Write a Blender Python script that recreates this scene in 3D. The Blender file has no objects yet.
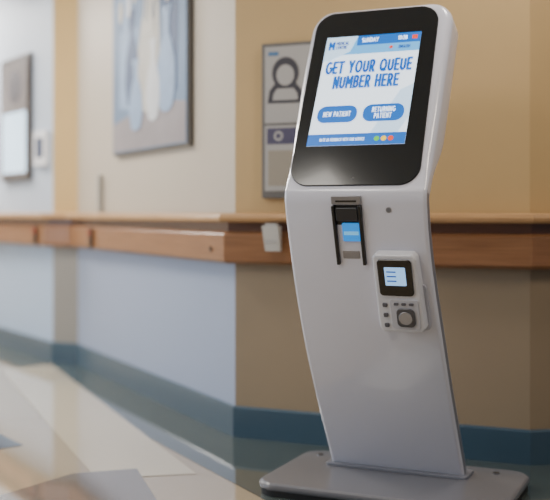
import bpy, bmesh, math, random
from mathutils import Vector, Matrix
random.seed(4)
D=bpy.data; C=bpy.context
def link(o):
    C.scene.collection.objects.link(o); return o
def s2l(c):
    return tuple(((v/255)/12.92 if v/255<=0.04045 else ((v/255+0.055)/1.055)**2.4) for v in c)
MATS={}
def mat(name,rgb,rough=.5,metal=0,var=.04,scale=6,emis=0,bump=0,coat=0,rgb2=None,zsplit=None):
    if name in MATS: return MATS[name]
    m=D.materials.new(name); m.use_nodes=True; nt=m.node_tree; b=nt.nodes['Principled BSDF']
    b.inputs['Roughness'].default_value=rough; b.inputs['Metallic'].default_value=metal
    b.inputs['Coat Weight'].default_value=coat
    c=s2l(rgb)
    tc=nt.nodes.new('ShaderNodeTexCoord')
    nz=nt.nodes.new('ShaderNodeTexNoise'); nz.inputs['Scale'].default_value=scale; nz.inputs['Detail'].default_value=4
    nt.links.new(tc.outputs['Object'],nz.inputs['Vector'])
    mx=nt.nodes.new('ShaderNodeMix'); mx.data_type='RGBA'
    mx.inputs[6].default_value=(*[v*(1-var) for v in c],1); mx.inputs[7].default_value=(*[min(1,v*(1+var)) for v in c],1)
    nt.links.new(nz.outputs['Fac'],mx.inputs[0])
    out=mx.outputs[2]
    if zsplit is not None:
        c2=s2l(rgb2)
        geo=nt.nodes.new('ShaderNodeNewGeometry'); sp=nt.nodes.new('ShaderNodeSeparateXYZ')
        nt.links.new(geo.outputs['Position'],sp.inputs[0])
        mt=nt.nodes.new('ShaderNodeMath'); mt.operation='LESS_THAN'; mt.inputs[1].default_value=zsplit
        nt.links.new(sp.outputs['Z'],mt.inputs[0])
        m2=nt.nodes.new('ShaderNodeMix'); m2.data_type='RGBA'; m2.inputs[7].default_value=(*c2,1)
        nt.links.new(mt.outputs[0],m2.inputs[0]); nt.links.new(out,m2.inputs[6]); out=m2.outputs[2]
    nt.links.new(out,b.inputs['Base Color'])
    if emis:
        nt.links.new(out,b.inputs['Emission Color']); b.inputs['Emission Strength'].default_value=emis
    if bump:
        bp=nt.nodes.new('ShaderNodeBump'); bp.inputs['Strength'].default_value=bump
        n2=nt.nodes.new('ShaderNodeTexNoise'); n2.inputs['Scale'].default_value=180
        nt.links.new(tc.outputs['Object'],n2.inputs['Vector']); nt.links.new(n2.outputs['Fac'],bp.inputs['Height']); nt.links.new(bp.outputs[0],b.inputs['Normal'])
    MATS[name]=m; return m
def woodmat(name,rgb,rgb2):
    m=D.materials.new(name); m.use_nodes=True; nt=m.node_tree; b=nt.nodes['Principled BSDF']; b.inputs['Roughness'].default_value=.32
    tc=nt.nodes.new('ShaderNodeTexCoord'); mp=nt.nodes.new('ShaderNodeMapping'); mp.inputs['Scale'].default_value=(2,2,45)
    nz=nt.nodes.new('ShaderNodeTexNoise'); nz.inputs['Scale'].default_value=2.5; nz.inputs['Detail'].default_value=6
    cr=nt.nodes.new('ShaderNodeValToRGB'); cr.color_ramp.elements[0].position=.3; cr.color_ramp.elements[1].position=.7
    cr.color_ramp.elements[0].color=(*s2l(rgb2),1); cr.color_ramp.elements[1].color=(*s2l(rgb),1)
    nt.links.new(tc.outputs['Object'],mp.inputs[0]); nt.links.new(mp.outputs[0],nz.inputs[0]); nt.links.new(nz.outputs['Fac'],cr.inputs[0]); nt.links.new(cr.outputs[0],b.inputs['Base Color'])
    return m
def mesh(name,vs,fs,m,parent=None,mw=None,smooth=False,mats=None,fm=None,recalc=True):
    me=D.meshes.new(name); me.from_pydata([tuple(v) for v in vs],[],fs)
    for mm in (mats or [m]): me.materials.append(mm)
    if fm:
        for p,i in zip(me.polygons,fm): p.material_index=i
    if recalc:
        bm=bmesh.new(); bm.from_mesh(me); bmesh.ops.recalc_face_normals(bm,faces=bm.faces[:]); bm.to_mesh(me); bm.free()
    if smooth:
        for p in me.polygons: p.use_smooth=True
    o=link(D.objects.new(name,me))
    if parent: o.parent=parent
    if mw is not None: o.matrix_local=mw
    return o
def bevel(o,w,seg=3,ang=40):
    b=o.modifiers.new('bevel','BEVEL'); b.width=w; b.segments=seg; b.limit_method='ANGLE'; b.angle_limit=math.radians(ang)
    return o
def prism(name,pts,z0,z1,m,parent=None,mw=None,bv=0):
    n=len(pts); vs=[(x,y,z0) for x,y in pts]+[(x,y,z1) for x,y in pts]
    fs=[list(range(n))[::-1],list(range(n,2*n))]+[[i,(i+1)%n,n+(i+1)%n,n+i] for i in range(n)]
    o=mesh(name,vs,fs,m,parent,mw)
    if bv: bevel(o,bv)
    return o
def rrect(x0,y0,x1,y1,r,seg=8):
    p=[]
    if r<=0: return [(x0,y0),(x1,y0),(x1,y1),(x0,y1)]
    for cx,cy,a in ((x1-r,y0+r,-90),(x1-r,y1-r,0),(x0+r,y1-r,90),(x0+r,y0+r,180)):
        for k in range(seg+1):
            t=math.radians(a+90*k/seg); p.append((cx+r*math.cos(t),cy+r*math.sin(t)))
    return p
def circ(cx,cy,rx,ry=None,n=28):
    ry=ry or rx
    return [(cx+rx*math.cos(2*math.pi*k/n),cy+ry*math.sin(2*math.pi*k/n)) for k in range(n)]
def empty(name,loc=(0,0,0),rz=0):
    o=link(D.objects.new(name,None)); o.location=loc; o.rotation_euler=(0,0,rz); o.empty_display_size=.1; return o
def arc(cx,cy,rx,ry,a0,a1,n=12):
    return [(cx+rx*math.cos(math.radians(a0+(a1-a0)*k/n)),cy+ry*math.sin(math.radians(a0+(a1-a0)*k/n))) for k in range(n+1)]
W_={}
def G(ch,w,*st): W_[ch]=(w,st)
G('A',.66,[(0,0),(.33,1),(.66,0)],[(.13,.32),(.53,.32)])
G('B',.52,[(0,0),(0,1),(.3,1)]+arc(.3,.76,.2,.24,90,-90)+[(0,.52)],[(.3,.52)]+arc(.3,.26,.24,.26,90,-90)+[(0,0)])
G('C',.66,arc(.42,.5,.42,.5,48,312,18))
G('D',.62,[(0,0),(0,1),(.22,1)]+arc(.22,.5,.4,.5,90,-90,16)+[(0,0)])
G('E',.46,[(.46,1),(0,1),(0,0),(.46,0)],[(0,.5),(.4,.5)])
G('F',.44,[(.44,1),(0,1),(0,0)],[(0,.5),(.38,.5)])
G('G',.74,arc(.42,.5,.42,.5,48,340,18)+[(.8,.47),(.46,.47)])
G('H',.58,[(0,0),(0,1)],[(.58,0),(.58,1)],[(0,.5),(.58,.5)])
G('I',.0,[(0,0),(0,1)])
G('K',.54,[(0,0),(0,1)],[(.52,1),(.02,.45)],[(.18,.58),(.55,0)])
G('L',.42,[(0,1),(0,0),(.42,0)])
G('M',.76,[(0,0),(0,1),(.38,.35),(.76,1),(.76,0)])
G('N',.6,[(0,0),(0,1),(.6,0),(.6,1)])
G('O',.84,arc(.42,.5,.42,.5,0,360,24))
G('P',.5,[(0,0),(0,1),(.26,1)]+arc(.26,.71,.26,.29,90,-90)+[(0,.42)])
G('Q',.84,arc(.42,.5,.42,.5,0,360,24),[(.5,.26),(.82,-.06)])
G('R',.54,[(0,0),(0,1),(.26,1)]+arc(.26,.72,.25,.28,90,-90)+[(0,.44)],[(.26,.44),(.54,0)])
G('S',.5,arc(.25,.745,.25,.255,35,270,12)+arc(.25,.245,.26,.245,90,-145,12))
G('T',.6,[(0,1),(.6,1)],[(.3,1),(.3,0)])
G('U',.6,[(0,1),(0,.3)]+arc(.3,.3,.3,.3,180,360,14)+[(.6,1)])
G('V',.62,[(0,1),(.31,0),(.62,1)])
G('W',.96,[(0,1),(.24,0),(.48,.9),(.72,0),(.96,1)])
G('Y',.64,[(0,1),(.32,.45),(.64,1)],[(.32,.45),(.32,0)])
G('0',.56,arc(.28,.5,.28,.5,0,360,20)); G('1',.2,[(0,.8),(.2,1),(.2,0)])
G('2',.5,arc(.25,.73,.25,.27,160,-30,12)+[(0,0),(.5,0)]); G('8',.5,arc(.25,.76,.2,.24,0,360,16),arc(.25,.26,.25,.26,0,360,16))
G(':',.0,[(0,.2),(0,.24)],[(0,.66),(0,.7)])
def lettering(name,lines,size,cx,cy,z,m,parent,mw,weight=.19,track=.3,sx=.72,gap=1.5,left=False):
    vs=[];fs=[]
    for li,line in enumerate(lines):
        adv=[((W_[c][0] if c!=' ' else .18)+track)*sx for c in line]
        tot=sum(adv)-track*sx; x=0 if left else -tot/2
        y0=((len(lines)-1)/2-li)*gap-.5
        for c,a in zip(line,adv):
            if c!=' ':
                for st in W_[c][1]:
                    st=[(px*sx,py) for px,py in st]
                    for i in range(len(st)-1):
                        p=Vector(st[i]);q=Vector(st[i+1]); d=q-p
                        if d.length<1e-6: continue
                        d.normalize(); n=Vector((-d.y,d.x))*weight/2
                        ex=d*(weight*.5 if (i==0) else 0); ey=d*(weight*.5 if i==len(st)-2 else 0)
                        if c in 'OQ0GCSU': ex*=0; ey*=0
                        b=len(vs)
                        for w in (p-ex-n,q+ey-n,q+ey+n,p-ex+n):
                            vs.append((cx+(x+w.x)*size, cy+(y0+w.y)*size, z))
                        fs.append((b,b+1,b+2,b+3))
                        if 0<i:
                            b=len(vs)
                            for k in range(10):
                                t=2*math.pi*k/10; vs.append((cx+(x+p.x+weight/2*math.cos(t))*size,cy+(y0+p.y+weight/2*math.sin(t))*size,z+.00006))
                            fs.append(tuple(range(b,b+10)))
            x+=a
    return mesh(name,vs,fs,m,parent,mw,recalc=False)
def basis(o,x,y,z):
    M=Matrix.Identity(4)
    for i,v in enumerate((x,y,z)):
        for r in range(3): M[r][i]=v[r]
    for r in range(3): M[r][3]=o[r]
    return M

# ---------------------------------------------------------------- room
pEend=Vector((2.6,3.95)); pEB=Vector((.937,3.676)); pAB=Vector((-.165,4.133)); pAC=Vector((-1.197,6.078)); pCD=Vector((-1.367,6.159)); pD=Vector((-3.94,10.0))
H=2.6
beige=mat('wall_paint_beige',(190,158,108),.6,bump=.04,rgb2=(142,124,100),zsplit=.72)  # greyer and darker below the rail
white=mat('wall_offwhite_cool_lit_below',(180,168,152),.55,bump=.04,rgb2=(142,153,176),zsplit=.72)  # bluish lower part is cool light painted into the wall colour
beige2=mat('wall_sand_warm_shade',(200,166,108),.6,bump=.04,rgb2=(136,132,126),zsplit=.72)  # warm shadow on the pillar is put into this colour
blue=mat('wall_pale_blue_cool_lit',(180,190,204),.6,bump=.04,rgb2=(160,178,202),zsplit=.72)  # blue cast of the cool corridor light, painted in as wall colour
plain=mat('wall_paint_plain',(205,198,185),.6)
def wall(name,a,b,m,th=.12):
    d=(b-a).normalized(); n=Vector((d.y,-d.x))
    mid=(a+b)/2
    if n.dot(Vector((-1,2))-mid)>0: n=-n
    pts=[a,b,b+n*th,a+n*th]
    return prism(name,[tuple(p) for p in pts],0,H,m)
wall('wall_right',pEB,pEend,beige)
wall('wall_back',pAB,pEB,beige)
wall('wall_corridor',pAB,pAC,white)
wall('wall_pillar',pAC,pCD,beige2)
wall('wall_corridor_far',pCD,pD,blue)
wall('wall_end',pD,Vector((-5.6,9.2)),plain)
wall('wall_left',Vector((-5.6,9.2)),Vector((-3.6,-2.5)),plain)

def sweep(name,path,sec,m):
    n=len(path); nor=[]
    for i in range(n-1):
        d=(path[i+1]-path[i]).normalized(); q=Vector((-d.y,d.x))
        mid=(path[i]+path[i+1])/2
        if q.dot(Vector((-1,2))-mid)<0: q=-q
        nor.append(q)
    mit=[]
    for i in range(n):
        if i==0: mit.append(nor[0])
        elif i==n-1: mit.append(nor[-1])
        else:
            s=(nor[i-1]+nor[i]); s.normalize(); mit.append(s/max(.3,s.dot(nor[i])))
    vs=[];fs=[];k=len(sec)
    for i in range(n):
        for o,z in sec:
            p=path[i]+mit[i]*o; vs.append((p.x,p.y,z))
    for i in range(n-1):
        for j in range(k):
            fs.append([i*k+j,i*k+(j+1)%k,(i+1)*k+(j+1)%k,(i+1)*k+j])
    fs.append(list(range(k))); fs.append(list(range((n-1)*k,n*k)))
    return mesh(name,vs,fs,m)
path=[pEend,pEB,pAB,pAC,pCD,pD]
base=mat('baseboard_vinyl_teal',(58,80,96),.3)
sweep('baseboard_back',path,[(0.001,0.001),(.012,0.001),(.012,.122),(.008,.13),(.001,.13)],base)
w1=woodmat('handrail_wood',(146,102,68),(122,82,52)); w2=woodmat('handrail_cap_wood',(188,148,104),(168,128,86)); w3=woodmat('handrail_gap_shadow_wood',(96,60,40),(80,48,32))
rail=empty('handrail')
def rpart(nm,sec,m):
    o=sweep(nm,path,sec,m); o.parent=rail; return o
o=rpart('rail_cap',[(.03,.888),(.075,.888),(.086,.896),(.088,.908),(.083,.92),(.07,.926),(.012,.926),(.004,.92),(.004,.888)],w2)
o=rpart('rail_recess',[(.002,.845),(.04,.845),(.04,.889),(.002,.889)],w3)  # gap shadow under the cap, put into a darker wood colour
o=rpart('rail_bumper',[(.002,.72),(.05,.72),(.062,.732),(.062,.838),(.05,.85),(.002,.85)],w1)
bevel(o,.004,2)

# floor
def fpoly(name,pts,m,z):
    return mesh(name,[(x,y,z) for x,y in pts],[list(range(len(pts)))],m)
def terrazzo(name,rgb,rough=.06):
    m=mat(name,rgb,rough,var=.06,scale=90,coat=.6)
    b=m.node_tree.nodes['Principled BSDF']; b.inputs['Coat Roughness'].default_value=.04; b.inputs['IOR'].default_value=1.55
    return m
fl=prism('floor',[(-6.2,-3),(3,-3),(3,11),(-6.2,11)],-.1,0,terrazzo('terrazzo_beige',(168,152,128)))
def inlay(nm,pts,m,z=.0012):
    o=fpoly(nm,pts,m,z); o.parent=fl
tdark=terrazzo('terrazzo_slate',(72,80,78)); tgrey=terrazzo('terrazzo_grey_blue',(92,100,112)); tbrown=terrazzo('terrazzo_taupe',(118,110,104)); tcream=terrazzo('terrazzo_cream',(196,184,160))
dA=(pAC-pAB).normalized(); nA=Vector((-dA.y,dA.x))
if nA.x>0: nA=-nA
w=.26
dD=(pD-pCD).normalized(); nD=Vector((-dD.y,dD.x)); nD=nD if nD.x<0 else -nD
e1=pAB+nA*w+dA*(-4.5)
e3=pD+nD*w*.9
inlay('floor_border',[tuple(e1),(2.95,e1.y),(2.95,3.99),tuple(pEB),tuple(pAB),tuple(pAC),tuple(pCD),tuple(pD),tuple(e3),tuple(pCD+nD*w*.9+dD*.05)],tdark)  # border strip; dark teal reflection along the wall is painted in too
inlay('floor_inlay_cream',[(-1.62,5.9),(-1.36,6.1),(-.28,3.55),(-.62,3.48)],tcream,.0016)
inlay('floor_inlay_grey',[(-1.9,5.2),(-1.0,3.98),(-1.5,3.6),(-2.4,4.2)],tgrey,.0016)
inlay('floor_inlay_taupe',[(-.72,3.55),(-.5,3.62),(-.36,3.15),(-.8,3.0),(-.95,3.2)],tbrown,.002)
prism('ceiling',[(-6.2,-3),(3,-3),(3,11),(-6.2,11)],H,H+.1,mat('ceiling_paint',(225,225,220),.8))

def wf(P,d,right):
    x=Vector((d.x,d.y,0))*(1 if right else -1)
    return x,Vector((0,0,1)),x.cross(Vector((0,0,1)))
def wallobj(name,P,d,s0,s1,z0,z1,right):
    a=P+d*((s0+s1)/2); x,y,z=wf(P,d,right)
    e=link(D.objects.new(name,None)); e.matrix_world=basis((a.x,a.y,(z0+z1)/2),x,y,z); e.empty_display_size=.1
    return e,abs(s1-s0)/2,(z1-z0)/2
I=Matrix.Identity(4)
dB=(pEB-pAB).normalized()
fgrey=mat('picture_frame_grey',(98,94,90),.4); fdark=mat('picture_frame_dark',(60,52,48),.4)
# painting
e,hw,hh=wallobj('framed_painting',pAB,dA,.428,1.47,1.23,2.32,False)
prism('frame',rrect(-hw,-hh,hw,hh,.004),.002,.026,fgrey,e,I,.003)
prism('canvas',rrect(-hw+.014,-hh+.014,hw-.014,hh-.014,0),.026,.032,mat('canvas_blue_grey',(98,120,148),.6,var=.4,scale=3),e,I)
def vase(cx,cy,s,wd,m,z):
    prof=[(.10,-.5),(.24,-.45),(.34,-.25),(.32,-.02),(.2,.14),(.1,.24),(.11,.4),(.2,.5)]
    pts=[(cx+a*wd,cy+b*s) for a,b in prof]+[(cx-a*wd,cy+b*s) for a,b in prof[::-1]]
    prism('vase_shape',pts,z,z+.001,m,e,I)
cr=mat('paint_cream',(176,172,164),.6,var=.25,scale=12); nv=mat('paint_navy',(66,84,116),.6,var=.25); lb=mat('paint_light_blue',(132,154,184),.6,var=.3,scale=10); rs=mat('paint_rose',(134,126,128),.6,var=.25); wh=mat('paint_white',(190,192,196),.6,var=.15)
prism('paint_ground',[(-hw+.02,-hh+.02),(hw-.02,-hh+.02),(hw-.02,-.34),(.1,-.3),(-hw+.02,-.38)],.032,.0325,rs,e,I)
prism('paint_patch',[(-.4,-.3),(-.12,-.33),(-.1,.45),(-.36,.42)],.0325,.033,lb,e,I)
prism('paint_patch',[(.2,-.3),(.4,-.28),(.42,.4),(.25,.3)],.0325,.033,nv,e,I)
prism('paint_patch',[(-.08,-.34),(.2,-.3),(.16,.3),(-.02,.34)],.0326,.0331,cr,e,I)
vase(-.2,-.06,.5,.3,nv,.0335); vase(.02,.0,.7,.4,cr,.034); vase(.27,-.12,.5,.34,lb,.0345); vase(.1,-.2,.4,.26,wh,.035); vase(-.14,-.25,.36,.28,lb,.0355)
for k in range(7):
    cx=-.35+k*.11+random.uniform(-.03,.03); cy=random.uniform(.18,.42)
    prism('stem',[(cx-.006,.1),(cx+.006,.1),(cx+.02,cy),(cx,cy)],.036,.0365,nv,e,I)
    prism('petal',circ(cx,cy,.035,.06),.037,.0375,wh if k%2 else cr,e,I)
e,hw,hh=wallobj('framed_print',pCD,dD,.347,.89,1.14,1.96,False)  # a framed print, given added glow
prism('frame',rrect(-hw,-hh,hw,hh,.004),.002,.03,fdark,e,I,.003)
prism('print',rrect(-hw+.03,-hh+.03,hw-.03,hh-.03,0),.03,.032,mat('print_grey_brown',(128,122,122),.3,var=.3,scale=5,emis=.1),e,I)
prism('print_reflection_glow',rrect(-hw+.05,-hh+.05,hw-.05,.04,0),.032,.033,mat('reflection_pale_blue',(200,226,250),.3,var=.08,scale=5,emis=1.2),e,I)  # bright blue reflection on the print, added as a glowing panel
prism('print_figure',circ(.02,.21,.12,.11),.033,.034,mat('print_slate',(84,80,86),.5),e,I)
e,hw,hh=wallobj('wall_control_panel',pCD,dD,.05,.26,1.22,1.44,False)
prism('plate',rrect(-hw,-hh,hw,hh,.012),.001,.03,mat('plastic_white',(225,225,228),.4),e,I,.004)
prism('display',rrect(-hw*.5,-hh*.55,hw*.55,hh*.6,.006),.03,.033,mat('display_navy',(40,60,95),.2),e,I)
def rfit(nm,P,d,s,zc,pts,z0,z1,m,bv=.003):
    a=P+d*s; x,y,z=wf(P,d,False)
    prism(nm,pts,z0,z1,m,rail,basis((a.x,a.y,zc),x,y,z),bv)
bgm=mat('bracket_grey',(168,166,160),.4); bdm=mat('bracket_dark',(64,50,40),.4); brd=mat('label_red',(160,36,28),.4)
rfit('end_strip',pAB,dA,1.73,1.03,rrect(-.013,-.1,.013,.11,.004),.004,.03,bgm)
rfit('clamp',pAB,dA,1.73,.785,rrect(-.02,-.055,.02,.055,.006),.064,.08,bdm)
rfit('clamp',pCD,dD,.12,.785,rrect(-.02,-.055,.02,.055,.006),.064,.08,bdm)
rfit('clamp_label',pCD,dD,.12,.815,rrect(-.016,-.016,.016,.016,.003),.08,.082,brd,0)
rfit('clamp_label',pAB,dA,1.73,.815,rrect(-.014,-.014,.014,.014,.003),.08,.082,brd,0)
rfit('screw_cap',pAB,dA,.105,.775,circ(0,0,.012),.0625,.067,bdm,.001)

# notice frame on back wall
e,hw,hh=wallobj('notice_board',pAB,dB,.13,.50,.985,1.612,True)
prism('frame',rrect(-hw,-hh,hw,hh,.006),.002,.025,fgrey,e,I,.003)
wp=mat('notice_grey_white',(168,163,158),.5); pu=mat('notice_purple',(74,68,92),.5); dg=mat('notice_charcoal',(56,52,58),.5); bg=mat('notice_beige',(150,140,124),.5)
prism('upper_sheet',rrect(-hw+.015,-.01,hw-.015,hh-.015,0),.025,.0265,wp,e,I)
fx=-hw+.105
prism('figure_body',[(fx-.078,.07),(fx+.078,.07),(fx+.07,.12),(fx+.045,.15),(fx-.045,.15),(fx-.07,.12)],.0272,.0276,dg,e,I)
prism('figure_head',circ(fx,.19,.058,.065),.0276,.028,dg,e,I)
prism('figure_face',circ(fx,.182,.038,.042),.028,.0284,wp,e,I)
prism('figure_chest',[(fx-.055,.082),(fx+.055,.082),(fx+.05,.11),(fx+.035,.128),(fx-.035,.128),(fx-.05,.11)],.028,.0284,wp,e,I)
prism('blue_mark',rrect(fx-.075,.262,fx-.03,.278,0),.0266,.027,mat('notice_blue',(70,110,150),.5),e,I)
prism('lower_sheet',rrect(-hw+.015,-hh+.03,hw-.015,-.02,0),.025,.0265,wp,e,I)
prism('lower_header',rrect(-hw+.025,-.095,hw-.025,-.03,0),.0265,.0275,pu,e,I)
prism('header_mark',circ(-hw+.075,-.062,.02),.0275,.028,wp,e,I)
prism('header_mark',circ(-hw+.075,-.062,.011),.028,.0284,pu,e,I)
prism('lower_body',rrect(-hw+.03,-hh+.05,-.02,-.12,0),.0265,.0275,bg,e,I)
e,hw,hh=wallobj('leaflet_holder',pAB,dB,.165,.245,.775,.875,True)
lw=mat('holder_white',(196,192,184),.45)
mesh('tapered_body',[(-.022,-hh,.092),(.04,-hh,.092),(.04,-hh,.112),(-.022,-hh,.112),(-hw+.01,hh,.092),(hw,hh,.092),(hw,hh,.13),(-hw+.01,hh,.13)],
 [(0,1,2,3),(7,6,5,4),(0,4,5,1),(1,5,6,2),(2,6,7,3),(3,7,4,0)],lw,e,I)
prism('leaflets',rrect(-.02,-.02,.03,hh+.01,0),.1,.12,wp,e,I)

e=empty('exit_sign',(-1.83,6.6,2.44),math.radians(-20))
prism('housing',rrect(-.2,-.09,.2,.09,.01),-.03,.03,mat('sign_black',(22,22,24),.4),e,Matrix.Rotation(math.radians(90),4,'X'),.004)
prism('legend',rrect(-.16,-.05,.16,.05,0),.031,.033,mat('sign_green',(30,120,80),.4),e,Matrix.Rotation(math.radians(90),4,'X'))
prism('stem',circ(0,0,.012),.088,.162,fgrey,e,I)

# ---------------------------------------------------------------- kiosk
K=empty('self_service_kiosk',(.414,3.42,0),math.radians(-24.4))
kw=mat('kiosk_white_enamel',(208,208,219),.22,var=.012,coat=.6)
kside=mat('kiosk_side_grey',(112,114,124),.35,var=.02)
kblk=mat('kiosk_black_glass',(7,8,10),.15,var=.0,coat=.2)
ctrl=[(-.02,.0),(0,.045),(.112,.24),(.196,.40),(.275,.58),(.337,.743),(.376,.87),(.391,.935),(.397,.968),(.394,.995),(.385,1.011)]
hv=Vector((-.448,.894)); h0=Vector((.388,1.005))
for v in (.05,.12,.2,.32,.45,.56): ctrl.append(tuple(h0+hv*v))
ctrl=[Vector(c) for c in ctrl]
prof=[]
for i in range(1,len(ctrl)-2):
    a,b,c,d=ctrl[i-1:i+3]
    for k in range(5):
        t=k/5
        prof.append(.5*((2*b)+(c-a)*t+(2*a-5*b+4*c-d)*t*t+(3*b-a-3*c+d)*t**3))
prof.append(h0+hv*.45)
VT=.69; R=.08
for k in range(1,6): prof.append(h0+hv*(.45+(VT-R-.45)*k/5))
for k in range(1,13): prof.append(h0+hv*(VT-R+R*math.sin(math.radians(90*k/12))))
vs=[];fs=[];fm=[]; NS=6
def smooth(x): x=max(0,min(1,x)); return x*x*(3-2*x)
N=len(prof)
for i,p in enumerate(prof):
    if i==0: t=prof[1]-prof[0]
    elif i==N-1: t=hv.copy()
    else: t=prof[i+1]-prof[i-1]
    t.normalize()
    n=Vector((t.y,-t.x))
    v=(p-h0).dot(hv) if p.y>1.0 else 0
    th=.05+.07*smooth((v-.0)/.22)
    up=smooth((p.y-.1)/.85)
    wdt=.235+.010*smooth(v/.5)
    wdt-=.005*smooth(1-abs(p.y-.85)/.4)
    off=-.014*up-.009*smooth(v/.5)
    rf=.012+.014*smooth(v/.1)
    e_=0
    if v>VT-R:
        q=min(1,(v-(VT-R))/R); wdt=wdt-R+R*math.sqrt(max(0,1-q*q))
        qq=max(0,(v-(VT-.022))/.022); e_=.02*(1-math.sqrt(max(0,1-qq*qq)))
    ring=[]
    for cx,cy,a,r in ((wdt-rf,-e_-rf,0,rf),(-wdt+rf,-e_-rf,90,rf),(-wdt+rf,-th+e_+rf,180,rf),(wdt-rf,-th+e_+rf,270,rf)):
        for k in range(NS+1):
            tt=math.radians(a+90*k/NS); ring.append((off+cx+r*math.cos(tt),cy+r*math.sin(tt)))
    for u,h in ring:
        q=p+n*h; vs.append((u,-q.x,q.y))
k=4*(NS+1)
for i in range(N-1):
    for j in range(k):
        fs.append([i*k+j,i*k+(j+1)%k,(i+1)*k+(j+1)%k,(i+1)*k+j])
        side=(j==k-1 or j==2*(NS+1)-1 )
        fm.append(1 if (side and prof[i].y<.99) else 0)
fs.append(list(range(k))); fs.append(list(range((N-1)*k,N*k))); fm+=[0,0]
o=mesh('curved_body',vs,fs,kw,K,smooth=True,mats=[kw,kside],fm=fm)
es=o.modifiers.new('es','EDGE_SPLIT'); es.split_angle=math.radians(50)
bx0,bx1,by0,by1=-.385,.425,-.32,.17
prism('base_skirt',rrect(bx0,by0,bx1,by1,.07),.002,.02,mat('rubber_black',(20,20,22),.6),K,I)
prism('base_plate',rrect(bx0-.006,by0-.006,bx1+.006,by1+.006,.075),.018,.046,mat('base_grey',(108,108,114),.25,var=.02,coat=.3),K,I,.012)
prism('base_collar',rrect(-.25,-.03,.25,.085,.015),.045,.056,kside,K,I,.003)
for sx in (-.32,.32):
    prism('base_bolt',circ(sx,.1,.012),.045,.05,mat('steel',(150,150,155),.25,1),K,I)
M=basis((0,-.388,1.005),(1,0,0),(0,.448,.894),(0,-.894,.448))
prism('black_bezel',[(x-.014*max(0,y)/.65,y) for x,y in rrect(-.234,.006,.193,.672,.066,14)],-.004,.005,kblk,K,M,.002)
sW=mat('screen_white',(225,240,255),.3,emis=1.2,var=0); sB=mat('screen_blue',(0,96,185),.3,emis=.8,var=0); sN=mat('screen_text_blue',(0,62,150),.3,emis=.7,var=0); sL=mat('screen_pale_blue',(90,170,230),.3,emis=.9,var=0); sG=mat('screen_green',(90,190,60),.3,emis=.9,var=0); sR=mat('screen_red',(220,70,40),.3,emis=.9,var=0); sY=mat('screen_yellow',(240,200,40),.3,emis=.9,var=0); sV=mat('screen_very_pale_blue',(190,220,248),.3,emis=1.0,var=0)
L,Rr,B,T=-.196,.130,.148,.568
MX=(L+Rr)/2
def scr(nm,x0,y0,x1,y1,m,z,r=0): return prism(nm,rrect(x0,y0,x1,y1,r),z,z+.0006,m,K,M)
scr('screen_panel',L,B,Rr,T,sW,.0052)
scr('screen_header',L,T-.072,Rr,T,sL,.0058)
prism('screen_logo_tab',[(L,T),(L,T-.095),(L+.02,T-.095),(L+.09,T-.06),(L+.11,T)],.0064,.007,sV,K,M)
scr('screen_header_bar',L+.11,T-.038,Rr,T-.0,sB,.0064)
lettering('logo_text',['M'],.026,L+.022,T-.034,.0074,sB,K,M,.3)
lettering('logo_caption',['MEDICAL','CENTRE'],.011,L+.038,T-.034,.0074,sN,K,M,.2,left=True)
lettering('header_text',['SUNDAY'],.015,L+.155,T-.019,.0074,sW,K,M)
lettering('header_clock',['10:28'],.014,Rr-.06,T-.019,.0074,sW,K,M)
prism('flag',rrect(Rr-.028,T-.027,Rr-.010,T-.012,0),.0072,.0076,sR,K,M)
prism('status_dot',circ(Rr-.095,T-.054,.006),.0072,.0076,sR,K,M)
lettering('header_sub',['ENGLISH'],.010,Rr-.05,T-.054,.0074,sN,K,M)
prism('screen_diagonal',[(Rr-.12,B+.04),(Rr-.03,B+.04),(Rr,B+.1),(Rr,T-.2),(Rr-.04,T-.22)],.0058,.0062,sV,K,M)
lettering('title_line',['GET YOUR QUEUE','NUMBER HERE'],.042,MX,T-.152,.0074,sB,K,M,.2,track=.46,sx=.50,gap=1.4)
for i,(cx,tx) in enumerate(((MX-.078,['NEW PATIENT']),(MX+.078,['RETURNING','PATIENT']))):
    scr('button_%d'%(i+1),cx-.068,B+.085,cx+.068,B+.148,sB,.0064,.028)
    lettering('button_label_%d'%(i+1),tx,.0165,cx,B+.1165,.0076,sW,K,M,.18,track=.46,sx=.54,gap=1.4)
scr('screen_footer',L,B,Rr,B+.042,sB,.0064)
lettering('footer_text',['RATE US FEEDBACK WITH OUR SERVICE'],.010,MX-.045,B+.021,.0076,sW,K,M,.16,track=.4,sx=.52)
for q,mm in ((.07,sG),(.093,sY),(.116,sR)): prism('face_icon',circ(MX+q,B+.021,.009),.0072,.0078,mm,K,M)
prism('camera_dot',circ(-.02,.03,.003),.005,.0056,mat('lens_grey',(60,60,66),.2),K,M)

# ticket printer
a=Vector((0,-.365,.85)); M=basis(a,(1,0,0),(0,-.289,.957),(0,-.957,-.289))
pb=mat('printer_black',(14,14,16),.35,var=0); ps=mat('printer_silver',(140,140,146),.3,.6)
cx=-.03
prism('printer_top_plate',rrect(cx-.052,.108,cx+.045,.135,.004),-.006,.004,ps,K,M,.001)
prism('printer_slot',rrect(cx-.038,.116,cx+.03,.122,0),.004,.0045,pb,K,M)
prism('printer_back',rrect(cx-.05,-.04,cx+.045,.106,.003),-.006,.004,pb,K,M)
for sx in (-1,1):
    x0=cx-.0025+sx*.043
    prism('printer_jaw',[(x0-.005,-.085),(x0+.005,-.085),(x0+.005,.106),(x0-.005,.106)],-.006,.016,pb,K,M,.002)
prism('printer_lid',rrect(cx-.038,.058,cx+.034,.1,.004),.003,.014,mat('printer_charcoal',(34,36,42),.3),K,M,.003)
prism('printer_tongue',rrect(cx-.03,-.066,cx+.026,-.04,.004),-.003,.007,ps,K,M,.001)
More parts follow.
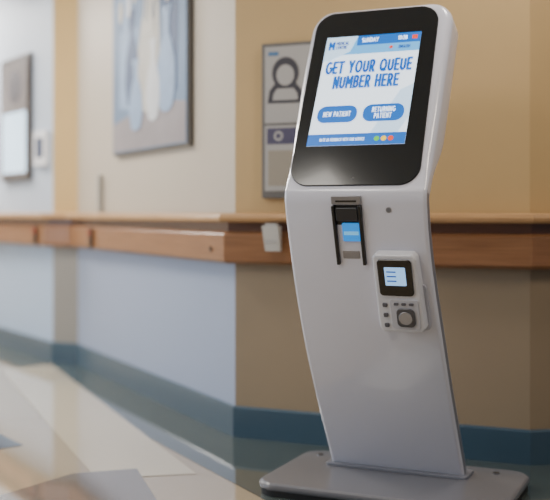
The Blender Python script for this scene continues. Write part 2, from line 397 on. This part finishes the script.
prism('printer_display',rrect(cx-.022,-.008,cx+.034,.05,.003),.004,.01,mat('printer_screen',(10,130,215),.3,emis=.8,var=0),K,M)
prism('printer_display_bar',rrect(cx-.018,.012,cx+.03,.024,0),.0102,.0106,mat('printer_screen_pale',(110,190,235),.3,emis=.6,var=0),K,M)
prism('sensor_ring',circ(.1,.09,.009),-.004,.002,ps,K,M)
prism('sensor_hole',circ(.1,.09,.006),-.003,.0025,mat('sensor_grey',(110,112,120),.3),K,M)

# biometric card reader
a=Vector((0,-.320,.69)); M=basis(a,(1,0,0),(0,-.341,.940),(0,-.940,-.341))
cx=.120; rw=mat('reader_white',(208,208,214),.35,var=.01)
body=[(cx-.064,-.128),(cx+.064,-.128),(cx+.074,-.112),(cx+.065,.118),(cx+.053,.131),(cx-.063,.131),(cx-.073,.121),(cx-.074,-.112)]
prism('reader_shell',body,-.006,.036,rw,K,M,.01)
prism('reader_backplate',rrect(cx-.08,-.132,cx+.08,.02,.012),-.006,.006,mat('reader_plate',(172,172,182),.35),K,M,.002)
prism('reader_screen_bezel',rrect(cx-.058,-.003,cx+.050,.116,.012),.036,.041,kblk,K,M,.002)
prism('reader_screen',rrect(cx-.036,.032,cx+.03,.092,.003),.041,.0415,mat('reader_lcd',(150,200,250),.3,emis=.9,var=0),K,M)
for q in (.045,.06,.075): prism('reader_screen_line',rrect(cx-.03,q,cx+.0,q+.004,0),.0415,.0418,sN,K,M)
prism('keypad_field',rrect(cx-.03,-.115,cx+.06,-.015,.01),.036,.039,mat('reader_light_grey',(184,184,192),.35),K,M,.001)
prism('fingerprint_ring',rrect(cx-.012,-.106,cx+.046,-.044,.016),.039,.044,mat('ring_dark',(70,70,76),.3),K,M,.002)
prism('fingerprint_pad',circ(cx+.017,-.075,.022),.044,.047,mat('sensor_silver',(150,150,156),.25,.5),K,M,.002)
for r_ in range(3):
    prism('reader_key',rrect(cx-.055,-.11+r_*.034,cx-.04,-.096+r_*.034,.004),.036,.041,mat('key_dark',(84,84,92),.4),K,M,.002)
    prism('reader_key_small',rrect(cx-.018+r_*.024,-.034,cx-.003+r_*.024,-.026,.003),.039,.042,mat('key_dark',(84,84,92),.4),K,M)

# ---------------------------------------------------------------- lights
def area(name,loc,rot,sx,sy,p,col):
    l=D.lights.new(name,'AREA'); l.shape='RECTANGLE'; l.size=sx; l.size_y=sy; l.energy=p; l.color=col
    o=link(D.objects.new(name,l)); o.location=loc; o.rotation_euler=rot; return o
for i,(x,y,p,c) in enumerate(((-1.2,1.9,28,(1,.93,.84)),(1.6,1.6,32,(1,.86,.68)),(-2.0,4.6,66,(1,.9,.75)),(-3.0,7.4,190,(1,.96,.92)),(.75,3.15,13,(1,.95,.9)))):
    sz=(.6,1.2) if i<4 else (.3,.3)  # fixtures are unseen; the small last one is added to light the kiosk rim
    f=prism('ceiling_light' ,rrect(-sz[0]/2-.02,-sz[1]/2-.02,sz[0]/2+.02,sz[1]/2+.02,.01),-.015,-.001,mat('light_panel',(245,245,240),.5,emis=1.5),None,Matrix.Translation((x,y,H)))
    area('ceiling_lamp',(x,y,H-.03),(0,0,0),sz[0],sz[1],p,c)
area('cool_side_fill',(-3.6,3.6,1.4),(0,math.radians(-90),0),1.6,3.0,70,(.6,.78,1))  # unseen cool light added from the left, in place of a window
wd=D.worlds.new('world'); C.scene.world=wd; wd.use_nodes=True; wd.node_tree.nodes['Background'].inputs[0].default_value=(.85,.88,1,1); wd.node_tree.nodes['Background'].inputs[1].default_value=.26

cam=D.cameras.new('camera'); co=link(D.objects.new('camera',cam)); co.location=(0,0,.93); co.rotation_euler=(math.radians(90),0,0)
cam.sensor_width=36; cam.sensor_fit='HORIZONTAL'; cam.lens=36*1000/550; cam.shift_y=-38/550
cam.dof.use_dof=True; cam.dof.focus_distance=3.02; cam.dof.aperture_fstop=1.4
C.scene.camera=co
